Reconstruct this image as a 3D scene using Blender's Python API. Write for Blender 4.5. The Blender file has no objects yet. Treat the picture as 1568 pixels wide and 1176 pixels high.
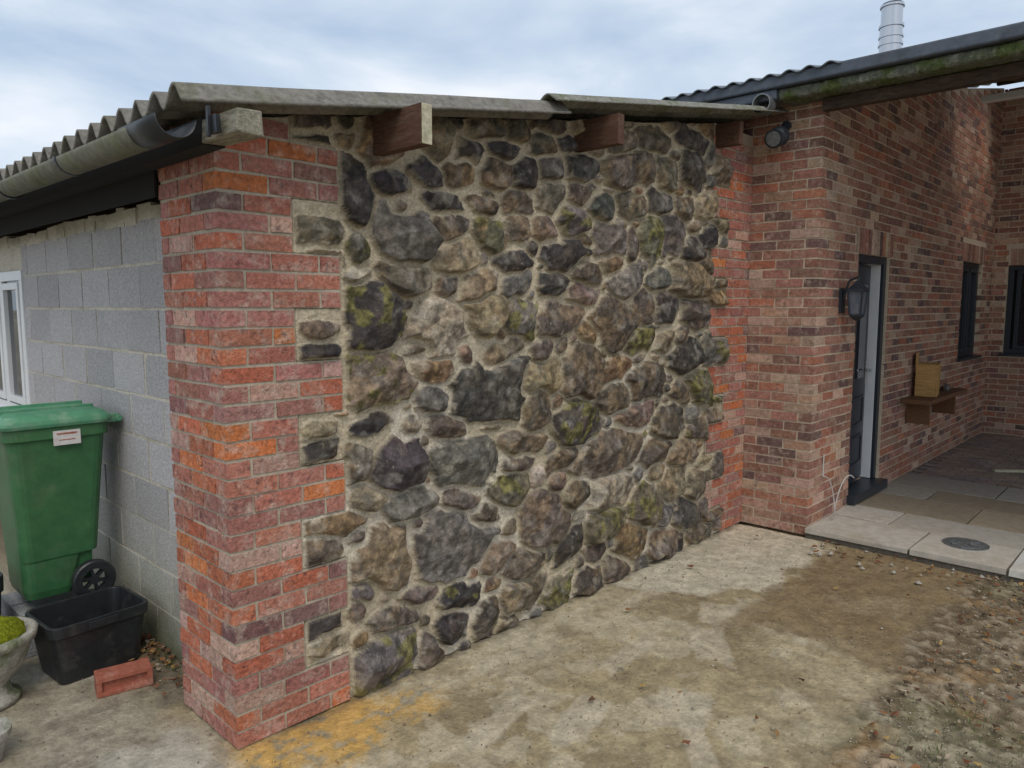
import bpy, math, random, bmesh
import numpy as np
from mathutils import Vector, Matrix
random.seed(7); rng = np.random.RandomState(11)
R = math.radians
scene = bpy.context.scene

# ------------------------------------------------------------------ noise
_tab = rng.rand(256, 256)
def vnoise(x, y, seed=0):
    x = x + seed*17.13; y = y + seed*9.71
    xi = np.floor(x).astype(int); yi = np.floor(y).astype(int)
    fx = x-xi; fy = y-yi
    fx = fx*fx*(3-2*fx); fy = fy*fy*(3-2*fy)
    a = _tab[xi % 256, yi % 256]; b = _tab[(xi+1) % 256, yi % 256]
    c = _tab[xi % 256, (yi+1) % 256]; d = _tab[(xi+1) % 256, (yi+1) % 256]
    return (a*(1-fx)+b*fx)*(1-fy)+(c*(1-fx)+d*fx)*fy
def fbm(x, y, f, seed=0, o=4):
    s = 0; a = 1; t = 0
    ca, sa = .8, .6
    for k in range(o):
        s = s+a*vnoise(x*f, y*f, seed+k*3); t += a; a *= .5; f *= 2.03
        x, y = x*ca-y*sa, x*sa+y*ca
    return s/t
def sstep(a, b, x):
    t = np.clip((x-a)/(b-a), 0, 1); return t*t*(3-2*t)

# ------------------------------------------------------------------ materials
def mat(name, col=(.3,.3,.3), attr=False, rough=.85, ns=18, var=.3, bump=.3, bs=60, bd=.01, metal=0,
        tint=None, tlo=.5, thi=.65, ts=3, tamt=.7, tint2=None, t2lo=.55, t2hi=.7, t2s=8, t2amt=.6, spec=.3, rvar=0, stretch=None):
    m = bpy.data.materials.new(name); m.use_nodes = True
    n = m.node_tree.nodes; l = m.node_tree.links
    b = n['Principled BSDF']
    b.inputs['Roughness'].default_value = rough
    b.inputs['Metallic'].default_value = metal
    b.inputs['Specular IOR Level'].default_value = spec
    tc = n.new('ShaderNodeTexCoord'); vec = tc.outputs['Object']
    if stretch:
        mp = n.new('ShaderNodeMapping'); mp.inputs['Scale'].default_value = stretch
        l.new(vec, mp.inputs['Vector']); vec = mp.outputs['Vector']
    if attr:
        a = n.new('ShaderNodeAttribute'); a.attribute_name = 'Col'; cur = a.outputs['Color']
    else:
        a = n.new('ShaderNodeRGB'); a.outputs[0].default_value = (*col, 1); cur = a.outputs[0]
    def noise(s, d=4, r=.65):
        q = n.new('ShaderNodeTexNoise'); q.inputs['Scale'].default_value = s; q.inputs['Detail'].default_value = d
        q.inputs['Roughness'].default_value = r; l.new(vec, q.inputs['Vector']); return q.outputs['Fac']
    def mr(src, a0, a1, b0, b1):
        q = n.new('ShaderNodeMapRange'); q.inputs[1].default_value = a0; q.inputs[2].default_value = a1
        q.inputs[3].default_value = b0; q.inputs[4].default_value = b1; l.new(src, q.inputs[0]); return q.outputs[0]
    def mixc(fac, c1, c2):
        q = n.new('ShaderNodeMix'); q.data_type = 'RGBA'; l.new(fac, q.inputs[0]); l.new(c1, q.inputs[6])
        q.inputs[7].default_value = (*c2, 1)
        return q.outputs[2]
    if tint: cur = mixc(mr(noise(ts, 5, .68), tlo, thi, 0, tamt), cur, tint)
    if tint2: cur = mixc(mr(noise(t2s, 4, .7), t2lo, t2hi, 0, t2amt), cur, tint2)
    if var:
        f = mr(noise(ns, 4, .75), .3, .7, 1-var, 1+var)
        s = n.new('ShaderNodeVectorMath'); s.operation = 'SCALE'; l.new(cur, s.inputs[0]); l.new(f, s.inputs['Scale']); cur = s.outputs[0]
    l.new(cur, b.inputs['Base Color'])
    if rvar: l.new(mr(noise(ts, 4), .35, .65, rough-rvar, rough+rvar), b.inputs['Roughness'])
    if bump:
        bp = n.new('ShaderNodeBump'); bp.inputs['Strength'].default_value = bump; bp.inputs['Distance'].default_value = bd
        l.new(noise(bs, 4, .65), bp.inputs['Height']); l.new(bp.outputs[0], b.inputs['Normal'])
    return m

M = {}
M['brick_old'] = mat('old_brick', attr=True, ns=48, var=.42, bump=.9, bs=55, bd=.010, rough=.85,
                     tint=(.50,.40,.33), ts=14, tlo=.50, thi=.66, tamt=.55, tint2=(.07,.045,.045), t2s=22, t2lo=.58, t2hi=.66, t2amt=.6)
M['brick_new'] = mat('house_brick', attr=True, ns=40, var=.36, bump=.7, bs=55, bd=.007, rough=.88,
                     tint=(.52,.42,.33), ts=17, tlo=.51, thi=.68, tamt=.5, tint2=(.09,.06,.05), t2s=22, t2lo=.57, t2hi=.67, t2amt=.55)
M['mortar_old'] = mat('mortar', (.44,.38,.29), ns=60, var=.25, bump=.6, bs=120, bd=.006, tint=(.28,.23,.17), ts=4, tamt=.5)
M['mortar_new'] = mat('house_mortar', (.57,.47,.35), ns=60, var=.2, bump=.4, bs=120, bd=.004, tint=(.40,.31,.22), ts=2, tamt=.5)
M['stone'] = mat('rubble_stone', attr=True, ns=75, var=.38, bump=.9, bs=44, bd=.012, rough=.82, spec=.3,
                 tint=(.055,.047,.042), ts=30, tlo=.60, thi=.70, tamt=.35, tint2=(.48,.43,.35), t2s=40, t2lo=.64, t2hi=.70, t2amt=.45)
M['block'] = mat('concrete_block', attr=True, ns=90, var=.36, bump=.9, bs=100, bd=.007,
                 tint=(.54,.52,.51), ts=2.2, tlo=.5, thi=.7, tamt=.35)
M['block_mortar'] = mat('block_mortar', (.58,.53,.44), ns=50, var=.25, bump=.5, bs=100, bd=.008, tint=(.30,.26,.16), ts=3, tamt=.5)
M['ground'] = mat('ground_mat', attr=True, ns=50, var=.24, bump=.7, bs=36, bd=.014, rough=.72, rvar=.16, ts=2.2,
                  tint2=(.50,.43,.31), t2s=19, t2lo=.60, t2hi=.72, t2amt=.35)
M['fibre'] = mat('fibre_cement_sheet', (.19,.175,.15), ns=35, var=.35, bump=.5, bs=70, bd=.006,
                 tint=(.11,.115,.05), ts=5, tlo=.52, thi=.68, tamt=.6, tint2=(.05,.045,.04), t2s=9)
M['fibre_moss'] = mat('mossy_sheet', (.21,.20,.17), ns=35, var=.4, bump=.8, bs=40, bd=.012,
                 tint=(.10,.12,.045), ts=7, tlo=.48, thi=.62, tamt=.7, tint2=(.36,.35,.31), t2s=26, t2amt=.6)
M['moss_ledge'] = mat('mossy_ledge', (.13,.13,.10), ns=30, var=.5, bump=1, bs=30, bd=.02,
                 tint=(.075,.10,.022), ts=6, tlo=.42, thi=.58, tamt=.9, tint2=(.30,.29,.24), t2s=14, t2amt=.6)
M['greysheet'] = mat('grey_sheet', (.16,.18,.205), ns=20, var=.2, bump=.15, bs=60, bd=.004, rough=.55, tint=(.09,.10,.11), ts=2, tamt=.5)
M['fascia'] = mat('fascia_flashing', (.085,.10,.125), ns=14, var=.25, bump=.1, bs=40, bd=.004, rough=.5, tint=(.06,.065,.07), ts=2, tamt=.5, tint2=(.16,.17,.17), t2s=9, t2amt=.4)
M['timber'] = mat('dark_timber', (.10,.05,.032), ns=14, var=.45, bump=.4, bs=30, bd=.005, stretch=(8,1,8), tint=(.17,.12,.08), ts=2, tamt=.4)
M['timber_dark'] = mat('old_joist', (.055,.036,.025), ns=14, var=.45, bump=.4, bs=30, bd=.005, stretch=(4,1,4), tint=(.13,.09,.06), ts=2, tamt=.5)
M['timber_pale'] = mat('cut_timber', (.46,.42,.30), ns=30, var=.35, bump=.4, bs=60, bd=.004, tint=(.22,.25,.08), ts=9, tamt=.6)
M['timber_grey'] = mat('weathered_timber', (.27,.25,.19), ns=14, var=.5, bump=.7, bs=30, bd=.008, stretch=(6,1,6), tint=(.08,.08,.04), ts=2, tamt=.6)
M['gutter'] = mat('gutter_plastic', (.15,.15,.12), ns=20, var=.3, bump=.1, rough=.5, tint=(.12,.14,.05), ts=4, tamt=.6)
M['black'] = mat('black_plastic', (.018,.02,.022), ns=12, var=.3, bump=.1, rough=.4, spec=.5, tint=(.11,.10,.085), ts=9, tlo=.55, thi=.75, tamt=.45)
M['green'] = mat('green_plastic', (.035,.125,.045), ns=10, var=.2, bump=.08, bs=90, bd=.002, rough=.42, spec=.5,
                 tint=(.11,.17,.09), ts=6, tlo=.50, thi=.72, tamt=.55, tint2=(.03,.06,.03), t2s=3, t2amt=.45)
M['greenlid'] = mat('green_lid_plastic', (.085,.27,.15), ns=10, var=.15, bump=.08, rough=.45, spec=.5, tint=(.30,.38,.28), ts=9, tlo=.50, thi=.72, tamt=.55)
M['white'] = mat('white_upvc', (.75,.76,.76), ns=8, var=.05, bump=0, rough=.35, spec=.5)
M['label'] = mat('label', (.6,.57,.55), ns=30, var=.15, bump=0, rough=.6)
M['anthracite'] = mat('anthracite_frame', (.022,.028,.038), var=0, bump=0, rough=.4, spec=.5)
M['navy'] = mat('door_paint', (.016,.022,.036), var=0, bump=0, rough=.4, spec=.5)
M['steel'] = mat('stainless', (.55,.56,.58), var=0, bump=0, rough=.25, metal=1)
M['steel_dull'] = mat('cast_metal', (.25,.26,.26), ns=40, var=.3, bump=.3, rough=.5, metal=.7)
M['glass'] = mat('dark_glass', (.012,.015,.02), var=0, bump=0, rough=.03, spec=.6)
M['slab'] = mat('sandstone_slab', attr=True, ns=14, var=.18, bump=.3, bs=50, bd=.004, rough=.6, rvar=.12,
                tint=(.36,.29,.21), ts=2.5, tlo=.5, thi=.68, tamt=.5)
M['joint'] = mat('paving_joint', (.12,.105,.085), ns=50, var=.3, bump=.5)
M['stonepot'] = mat('cast_stone', (.36,.34,.29), ns=30, var=.35, bump=.7, bs=50, bd=.01, tint=(.09,.12,.03), ts=8, tamt=.8)
M['moss'] = mat('moss', (.26,.29,.02), ns=60, var=.5, bump=1, bs=60, bd=.03, rough=1, spec=.1)
M['terracotta'] = mat('loose_brick', (.34,.11,.07), ns=30, var=.25, bump=.5, tint=(.35,.22,.17), ts=15, tamt=.5)
M['pine'] = mat('pine_board', (.46,.27,.10), ns=10, var=.3, bump=.2, stretch=(1,1,8))
M['shelfwood'] = mat('shelf_wood', (.16,.08,.04), ns=10, var=.35, bump=.2, stretch=(1,6,6))
M['leaf'] = mat('leaf_litter', attr=True, ns=60, var=.3, bump=0, rough=.7)
M['gravel'] = mat('gravel_mat', attr=True, ns=60, var=.3, bump=.4, rough=.85)
M['dark'] = mat('shade_black', (.02,.018,.017), var=0, bump=0, rough=1)  # near-black colour puts the darkness of unlit spaces into the surface
M['wire'] = mat('cable', (.5,.48,.45), var=0, bump=0, rough=.5)
M['floorin'] = mat('interior_floor', (.2,.17,.14), var=0, bump=0)

# ------------------------------------------------------------------ mesh builder
class MB:
    def __init__(s): s.v = []; s.f = []; s.c = []; s.mi = []; s.cur = 0
    def add(s, vs, fs, col=(1,1,1)):
        o = len(s.v); s.v += [tuple(p) for p in vs]; s.c += [(*col, 1)]*len(vs)
        s.f += [tuple(o+i for i in f) for f in fs]; s.mi += [s.cur]*len(fs)
    def box(s, x0, x1, y0, y1, z0, z1, col=(1,1,1), jit=0, mtx=None):
        vs = [(x0,y0,z0),(x1,y0,z0),(x1,y1,z0),(x0,y1,z0),(x0,y0,z1),(x1,y0,z1),(x1,y1,z1),(x0,y1,z1)]
        if jit: vs = [tuple(c+random.uniform(-jit, jit) for c in p) for p in vs]
        if mtx: vs = [tuple(mtx @ Vector(p)) for p in vs]
        s.add(vs, [(0,3,2,1),(4,5,6,7),(0,1,5,4),(1,2,6,5),(2,3,7,6),(3,0,4,7)], col)
    def prism(s, x0, x1, y0, y1, z0, za, zb, col=(1,1,1)):
        vs = [(x0,y0,z0),(x1,y0,z0),(x1,y1,z0),(x0,y1,z0),(x0,y0,za),(x1,y0,zb),(x1,y1,zb),(x0,y1,za)]
        s.add(vs, [(0,3,2,1),(4,5,6,7),(0,1,5,4),(1,2,6,5),(2,3,7,6),(3,0,4,7)], col)
    def loft(s, loops, cap0=True, cap1=True, col=(1,1,1)):
        n = len(loops[0]); vs = [p for lp in loops for p in lp]; fs = []
        for k in range(len(loops)-1):
            for i in range(n):
                j = (i+1) % n; fs.append((k*n+i, k*n+j, (k+1)*n+j, (k+1)*n+i))
        if cap0: fs.append(tuple(range(n-1, -1, -1)))
        if cap1: fs.append(tuple((len(loops)-1)*n+i for i in range(n)))
        s.add(vs, fs, col)
    def cyl(s, p0, p1, r0, r1=None, n=24, cap=True, col=(1,1,1)):
        r1 = r0 if r1 is None else r1
        p0 = Vector(p0); p1 = Vector(p1); q = (p1-p0).to_track_quat('Z', 'Y')
        lp = [[tuple(p+q @ Vector((r*math.cos(2*math.pi*i/n), r*math.sin(2*math.pi*i/n), 0))) for i in range(n)] for p, r in ((p0, r0), (p1, r1))]
        s.loft(lp, cap, cap, col)
    def tube(s, pts, r, n=8):
        for a, b in zip(pts[:-1], pts[1:]): s.cyl(a, b, r, n=n)
    def build(s, name, mats, parent=None, smooth=False, bevel=0):
        me = bpy.data.meshes.new(name); me.from_pydata(s.v, [], s.f)
        if not isinstance(mats, list): mats = [mats]
        for m in mats: me.materials.append(m)
        me.polygons.foreach_set('material_index', s.mi)
        ca = me.color_attributes.new('Col', 'FLOAT_COLOR', 'POINT')
        ca.data.foreach_set('color', np.array(s.c, dtype=np.float32).ravel())
        me.update()
        ob = bpy.data.objects.new(name, me); scene.collection.objects.link(ob)
        if parent: ob.parent = parent
        if smooth:
            for p in me.polygons: p.use_smooth = True
        if bevel:
            b = ob.modifiers.new('bev', 'BEVEL'); b.width = bevel; b.segments = 2; b.limit_method = 'ANGLE'
        return ob
def grid_obj(name, P, C, mt, parent=None, smooth=True, mask=None):
    h, w = P.shape[:2]
    idx = np.arange(h*w).reshape(h, w)
    q = np.stack([idx[:-1,:-1], idx[:-1,1:], idx[1:,1:], idx[1:,:-1]], -1)
    if mask is not None: q = q[mask]
    q = q.reshape(-1, 4)
    me = bpy.data.meshes.new(name)
    me.vertices.add(h*w); me.vertices.foreach_set('co', P.reshape(-1).astype(np.float32))
    me.loops.add(q.size); me.loops.foreach_set('vertex_index', q.ravel().astype(np.int32))
    me.polygons.add(len(q)); me.polygons.foreach_set('loop_start', np.arange(0, q.size, 4, dtype=np.int32))
    me.polygons.foreach_set('loop_total', np.full(len(q), 4, dtype=np.int32))
    me.update(calc_edges=True)
    if C is not None:
        ca = me.color_attributes.new('Col', 'FLOAT_COLOR', 'POINT')
        C4 = np.concatenate([C, np.ones(C.shape[:2]+(1,))], -1)
        ca.data.foreach_set('color', C4.reshape(-1).astype(np.float32))
    me.polygons.foreach_set('use_smooth', np.full(len(q), smooth))
    me.materials.append(mt)
    ob = bpy.data.objects.new(name, me); scene.collection.objects.link(ob)
    if parent: ob.parent = parent
    return ob
def empty(name, loc=(0,0,0)):
    e = bpy.data.objects.new(name, None); e.empty_display_size = .2; scene.collection.objects.link(e); return e
def rrect(cx, cy, z, hx, hy, r, n=5):
    pts = []
    for k, (sx, sy) in enumerate([(1,1),(-1,1),(-1,-1),(1,-1)]):
        for i in range(n):
            a = math.pi/2*(k+i/(n-1))
            pts.append((cx+sx*(hx-r)+r*math.cos(a), cy+sy*(hy-r)+r*math.sin(a), z))
    return pts

# ------------------------------------------------------------------ camera model (also used to survey the stone wall)
H = 1.81; FPX = 1132.0; pitch = R(6.05); cp, sp = math.cos(pitch), math.sin(pitch)
FX, FY = .7266, .6871
WY = 2.77            # face of stone wall
def wall_pt(u, v):   # survey reading -> metres on wall face
    xr = (u-784)/FPX; yv = -(v-588)/FPX
    f = cp+yv*sp; up = -sp+yv*cp
    X = FX*f+FY*xr; Y = FY*f-FX*xr; t = WY/Y
    return X*t, H+up*t
roofS = lambda x: 2.53+.162*(x-1.156)     # stone shed roof line
HX, HY = 5.74, 2.22                        # corner of brick house
roofR = lambda x: 3.44+.205*(x-5.6)

shed = empty('stone_outbuilding'); house = empty('brick_house')

# ------------------------------------------------------------------ rubble stone wall (height field)
S = """480,222,62,40,d 527,215,34,34,t 487,352,78,46,b 492,390,74,36,b 490,503,80,32,b 490,542,76,44,d 490,664,66,34,t 492,696,66,34,d
512,806,92,44,o 492,845,60,36,b 498,958,70,38,d 495,990,62,26,t 545,290,58,95,d 600,285,76,46,d 617,355,88,98,g 550,380,40,44,m 548,425,54,28,l
615,425,78,60,b 575,488,92,92,dm 682,310,70,32,d 690,347,60,40,b 703,262,44,40,o 738,318,50,44,b 748,358,46,60,mo 700,395,74,46,t 685,435,42,40,b
735,435,66,42,t 672,500,88,86,l 745,482,66,62,t 800,487,48,72,gm 788,402,62,32,d 788,438,62,34,g 835,352,46,36,p 877,340,46,46,gm 792,350,40,40,b
865,390,76,48,d 848,436,50,40,d 855,490,72,48,b 902,420,52,40,b 895,452,60,30,p 935,365,46,62,g 938,404,38,38,o 1000,362,36,70,m 1026,358,34,66,g
1060,385,34,42,d 1055,430,60,70,t 1092,405,44,36,b 1085,315,52,36,t 960,430,50,60,g 935,492,60,76,b 988,516,62,42,mt 585,582,112,98,tm 665,566,78,40,o
665,610,66,52,g 750,602,118,118,d 770,542,72,36,t 835,575,76,52,t 890,572,66,86,b 826,535,40,36,p 945,560,46,42,o 990,585,60,62,b 1050,550,50,52,d
1080,590,66,52,m 820,625,46,52,b 885,648,68,76,dm 937,612,58,46,b 972,637,58,54,p 1022,645,52,52,b 568,650,78,30,d 632,654,46,32,l 690,652,60,52,b
752,652,84,24,t 545,716,58,52,b 610,706,80,82,d 712,706,108,86,g 800,676,72,40,t 795,710,56,30,b 862,700,56,38,b 930,692,110,60,b 1000,692,42,44,b
1045,695,44,44,t 572,762,54,50,t 628,776,80,52,g 700,762,62,40,b 742,792,56,42,b 782,752,62,52,m 832,792,76,76,b 935,752,82,52,l 880,758,50,40,b
985,772,52,70,m 1030,742,52,52,t 696,832,124,98,g 588,862,114,98,t 760,850,50,50,t 802,868,60,50,b 872,832,52,42,d 920,802,60,52,m 965,830,50,62,o
1010,832,46,46,b 642,908,62,44,b 704,912,62,44,dm 800,905,62,60,b 852,905,52,50,m 902,890,46,42,b 942,870,42,48,b 605,950,82,44,b 690,960,70,46,d
742,945,50,52,b 592,1012,104,84,gm 655,996,42,62,b 560,905,60,50,g 545,935,50,36,b 615,320,50,36,b 655,265,50,42,d 760,262,50,50,b 800,268,46,62,d
845,262,44,44,g 890,262,50,46,d 790,300,50,50,b 842,302,48,44,b 895,300,46,40,b 945,262,46,50,b 985,262,36,46,t 1020,262,40,48,b 1058,258,42,52,d
920,318,46,40,g 968,318,44,44,b 1012,312,44,40,d 1048,318,36,40,b 770,230,56,40,d 830,225,50,36,b 720,232,50,36,d 870,222,40,34,d 1000,215,50,36,b
1060,215,52,36,d 1020,470,44,50,d 985,470,40,50,b 1010,430,40,44,g 1060,480,50,44,b 900,510,40,36,o 1015,520,36,40,t 1045,600,36,36,b 1085,650,46,40,b
1065,740,44,44,b 1050,790,44,44,d 1085,770,36,40,b 1070,815,40,30,b 640,530,40,30,b"""
ST = []
for tok in S.split():
    u, v, w, h, fl = tok.split(',')
    u, v, w, h = map(float, (u, v, w, h))
    cx, cz = wall_pt(u, v); x0, _ = wall_pt(u-w/2, v); x1, _ = wall_pt(u+w/2, v); _, z0 = wall_pt(u, v+h/2); _, z1 = wall_pt(u, v-h/2)
    ST.append([cx, cz, (x1-x0)/2, (z1-z0)/2, fl])
bricksL = []
for g in range(0, 12):
    z0 = g*.225; bricksL.append((1.0, 1.85 if g % 2 == 0 else 1.625, z0, z0+.225))
for g in range(0, 15):
    z0 = g*.225; bricksL.append((5.10 if g % 2 == 1 else 5.36, 7.0, z0, z0+.225))
def brickdist(x, z):
    d = np.full(np.shape(x), 9.0)
    for a, b, c, e in bricksL:
        dx = np.maximum(np.maximum(a-x, x-b), 0); dz = np.maximum(np.maximum(c-z, z-e), 0)
        d = np.minimum(d, np.hypot(dx, dz))
    return d
for k in range(26000):
    r = .14-.10*(k/26000.0)**.6; r *= random.uniform(.85, 1.1)
    x = random.uniform(1.6, 5.4); z = random.uniform(0.02, roofS(x)-.02)
    asp = random.uniform(.8, 1.5)
    rx = r*asp; rz = r/asp
    if float(brickdist(np.array([x]), np.array([z]))[0]) < min(rx, rz)*.75: continue
    ok = True
    for s in ST:
        if math.hypot((x-s[0])/(s[2]+rx), (z-s[1])/(s[3]+rz)) < .94: ok = False; break
    if ok: ST.append([x, z, rx, rz, random.choice('ddbbbbgggttlpoo')+('m' if random.random() < .05 else '')])
pal = {'d': (.055,.047,.046), 'b': (.120,.094,.073), 'g': (.138,.125,.112), 't': (.215,.168,.112), 'l': (.36,.305,.24), 'o': (.21,.137,.078), 'p': (.195,.135,.115), 'm': (.115,.102,.068)}
step = .0062
xs = np.arange(1.58, 5.62, step); nz = 500
V, Xg = np.meshgrid(np.linspace(0, 1, nz), xs, indexing='ij')
Zg = V*(roofS(Xg)-.03)
wx = Xg+.066*(fbm(Xg, Zg, 5.5, 1, 2)-.5)+.020*(fbm(Xg, Zg, 19, 2, 3)-.5)
wz = Zg+.066*(fbm(Xg, Zg, 5.5, 5, 2)-.5)+.020*(fbm(Xg, Zg, 19, 6, 3)-.5)
d1 = np.full(Xg.shape, 9.0); d2 = d1.copy(); i1 = np.zeros(Xg.shape, int)
for i, s in enumerate(ST):
    a = random.uniform(-.3, .3); ca, sa = math.cos(a), math.sin(a)
    dx = wx-s[0]; dz = wz-s[1]
    px = np.abs(dx*ca+dz*sa)/(s[2]*1.12); pz = np.abs(-dx*sa+dz*ca)/(s[3]*1.12)
    qq = random.uniform(2.3, 4.2)
    d = (px**qq+pz**qq)**(1/qq)
    for _ in range(3):
        an = random.uniform(0, 6.28); d = np.maximum(d, (dx*math.cos(an)/s[2]+dz*math.sin(an)/s[3])*random.uniform(.88, 1.10))
    b = d < d1
    d2 = np.where(b, d1, np.minimum(d2, d))
    d1 = np.where(b, d, d1); i1 = np.where(b, i, i1)
A = np.array([[s[0], s[1], s[2], s[3]] for s in ST])
rad = np.minimum(A[:,2], A[:,3])
r1 = rad[i1]
e = np.minimum((1.05-d1)*r1, (d2-d1)*r1*.5-.0080)
e = np.minimum(e, brickdist(Xg, Zg)-.011)
N = len(ST)
prot = rng.uniform(.055, .110, N)*np.clip(rad/.09, .55, 1.3)
dome = np.clip(e/(.011+.15*r1), 0, None)
prof = 1-np.exp(-dome*2.0)
h = prof*prot[i1]
lx = (Xg-A[i1,0])/A[i1,2]; lz = (Zg-A[i1,1])/A[i1,3]
for k in range(5):
    an = rng.uniform(0, 6.28, N); g = rng.uniform(.15, .8, N); o = rng.uniform(.6, 1.0, N)
    pl = (o[i1]-(np.cos(an)[i1]*lx+np.sin(an)[i1]*lz)*g[i1])*prot[i1]
    h = np.where(e > 0, np.minimum(h, np.maximum(pl, .2*prot[i1])), h)
nse = fbm(Xg, Zg, 20, 9, 4)-.5
stone = sstep(-.001, .006, e)
h = h+nse*.024*stone*np.clip(e/.02, 0, 1)
mort = (fbm(Xg, Zg, 30, 14, 4)-.5)*.012+np.clip(-e, 0, .05)*.08-.002
Hh = np.where(e > 0, np.maximum(h, -.002)+.004, mort)
inb = brickdist(Xg, Zg) <= 0.0
Hh = np.where(inb, -.03, Hh)
base = np.array([pal[s[4][0]] for s in ST])*rng.uniform(.72, 1.32, (N, 1))*rng.uniform(.94, 1.06, (N, 3))
C = base[i1]
def ctr(n, g=2.6): return np.clip((n-.5)*g+.5, 0, 1.25)
n1 = fbm(Xg, Zg, 9, 21, 5); n2 = fbm(Xg, Zg, 30, 25, 4); n3 = fbm(Xg, Zg, 15, 31, 5); n4 = fbm(Xg, Zg, 5, 36, 4); n5 = fbm(Xg, Zg, 9, 44, 5)
C = C*(.55+.90*ctr(n2, 2.3))[..., None]
och = np.array([.28,.185,.095]); gry = np.array([.27,.245,.21]); drk = np.array([.045,.038,.037])
hasO = np.array([1.0 if 'o' in s[4] else (.45 if s[4][0] in 'tpbl' else .12) for s in ST])[i1]
hasM = np.array([1.0 if 'm' in s[4] else .06 for s in ST])[i1]
k = sstep(.50, .58, n1)*hasO*.8; C = C*(1-k[..., None])+och*k[..., None]*(.5+.9*ctr(n2)[..., None])
k = sstep(.58, .66, n3)*.38; C = C*(1-k[..., None])+gry*k[..., None]*(.6+.7*ctr(n2)[..., None])
k = sstep(.57, .65, n5)*.35; C = C*(1-k[..., None])+drk*k[..., None]
k = sstep(.53, .61, fbm(Xg, Zg, 17, 41, 5)+.03*(hasM-.4))*hasM*.8
C = C*(1-k[..., None])+np.array([.155,.140,.045])*k[..., None]*(.4+1.1*ctr(n2)[..., None])
mc = np.array([.49,.415,.295])*(.72+.48*n4)[..., None]*(.86+.28*n2)[..., None]
gm = sstep(.57, .68, n1)*.3*sstep(1.6, .2, Zg)
mc = mc*(1-gm[..., None])+np.array([.24,.22,.11])*gm[..., None]
lightm = sstep(.54, .60, fbm(Xg, Zg, 2.3, 51, 3))*sstep(1.9, 1.2, Zg)*.55
mc = mc*(1-lightm[..., None])+np.array([.64,.58,.48])*lightm[..., None]
ms = sstep(-.001, .004, e+.003*(n2-.5))
smear = sstep(.60, .68, fbm(Xg, Zg, 16, 61, 4))*sstep(.020, 0, e)*.6
ms = ms*(1-smear)
C = mc*(1-ms[..., None])+C*ms[..., None]
P = np.stack([Xg, WY+.012-Hh, Zg], -1)
grid_obj('rubble_stone_wall', P, C, M['stone'], shed)

# ------------------------------------------------------------------ bricks
palO = [((.38,.15,.105),3.8), ((.35,.15,.12),3), ((.42,.135,.075),2.8), ((.30,.14,.12),1.3), ((.50,.16,.06),1.3), ((.20,.105,.095),.45), ((.45,.27,.21),2.0)]
palN = [((.34,.165,.118),3), ((.30,.145,.10),3), ((.40,.235,.165),2.5), ((.23,.12,.095),2), ((.16,.095,.085),1.4), ((.47,.32,.235),1.7), ((.39,.155,.095),1.6)]
def pick(p, zz=None):
    w = [q[1] for q in p]
    if zz is not None and p is palO: w = list(w); w[4] = 2.6 if .5 < zz < 1.5 else .5; w[2] = 3.4 if zz < 1.7 else 1.6
    c = random.choices([q[0] for q in p], w)[0]; f = random.uniform(.82, 1.18)
    return tuple(k*f*random.uniform(.95, 1.05) for k in c)
def clip(a, b, holes):
    segs = [(a, b)]
    for h0, h1 in holes:
        ns = []
        for s0, s1 in segs:
            if h1 <= s0 or h0 >= s1: ns.append((s0, s1)); continue
            if h0-s0 > .03: ns.append((s0, h0-.006))
            if s1-h1 > .03: ns.append((h1+.006, s1))
        segs = ns
    return segs
def run(mb, ax, face, s0, s1, z, p, L=.213, Hb=.062, D=.10, holes=(), j=.0026, off=.002, gap=.012, start=0.0):
    s = s0+start
    while s < s1-.02:
        e_ = min(s+L, s1)
        for a, b in clip(max(s, s0), e_, holes):
            o = random.uniform(-off, off)
            if ax == 'x': mb.box(a, b, face+o, face+D, z, z+Hb, pick(p, z), j)
            else: mb.box(face+o, face+D, a, b, z, z+Hb, pick(p, z), j)
        s += L+gap
PX = 1.30
mb = MB()
for i in range(34):
    z = i*.075+.004
    if z+.065 > roofS(1.45)-.015: break
    wide = (i//3) % 2 == 0
    x1 = 1.84 if wide else 1.615
    if i % 2 == 0:
        run(mb, 'x', WY, PX, x1, z, palO); run(mb, 'y', PX, WY+.1125, 3.29, z, palO)
    else:
        run(mb, 'y', PX, WY, 3.29, z, palO); run(mb, 'x', WY, PX+.1125, x1, z, palO)
for i in range(45):
    z = i*.075+.004
    g = i//3; x0 = 5.11 if g % 2 == 1 else 5.37
    if z+.065 > roofS(x0)-.05: break
    run(mb, 'x', WY, x0, HX-.003, z, palO, start=(-.1125 if i % 2 else 0))
mb.build('brick_quoins', M['brick_old'], shed)
mb = MB()
for g in range(11):
    x1 = 1.845 if g % 2 == 0 else 1.62
    mb.box(PX+.0055, x1, WY+.0055, 3.285, g*.225, g*.225+.225)
mb.prism(PX+.0055, 1.62, WY+.0055, 3.285, 2.475, roofS(PX)-.04, roofS(1.62)-.04)
for g in range(14):
    x0 = 5.105 if g % 2 == 1 else 5.365
    mb.box(x0, HX-.004, WY+.0055, 3.0, g*.225, g*.225+.225)
mb.build('pillar_mortar', M['mortar_old'], shed)

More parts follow.
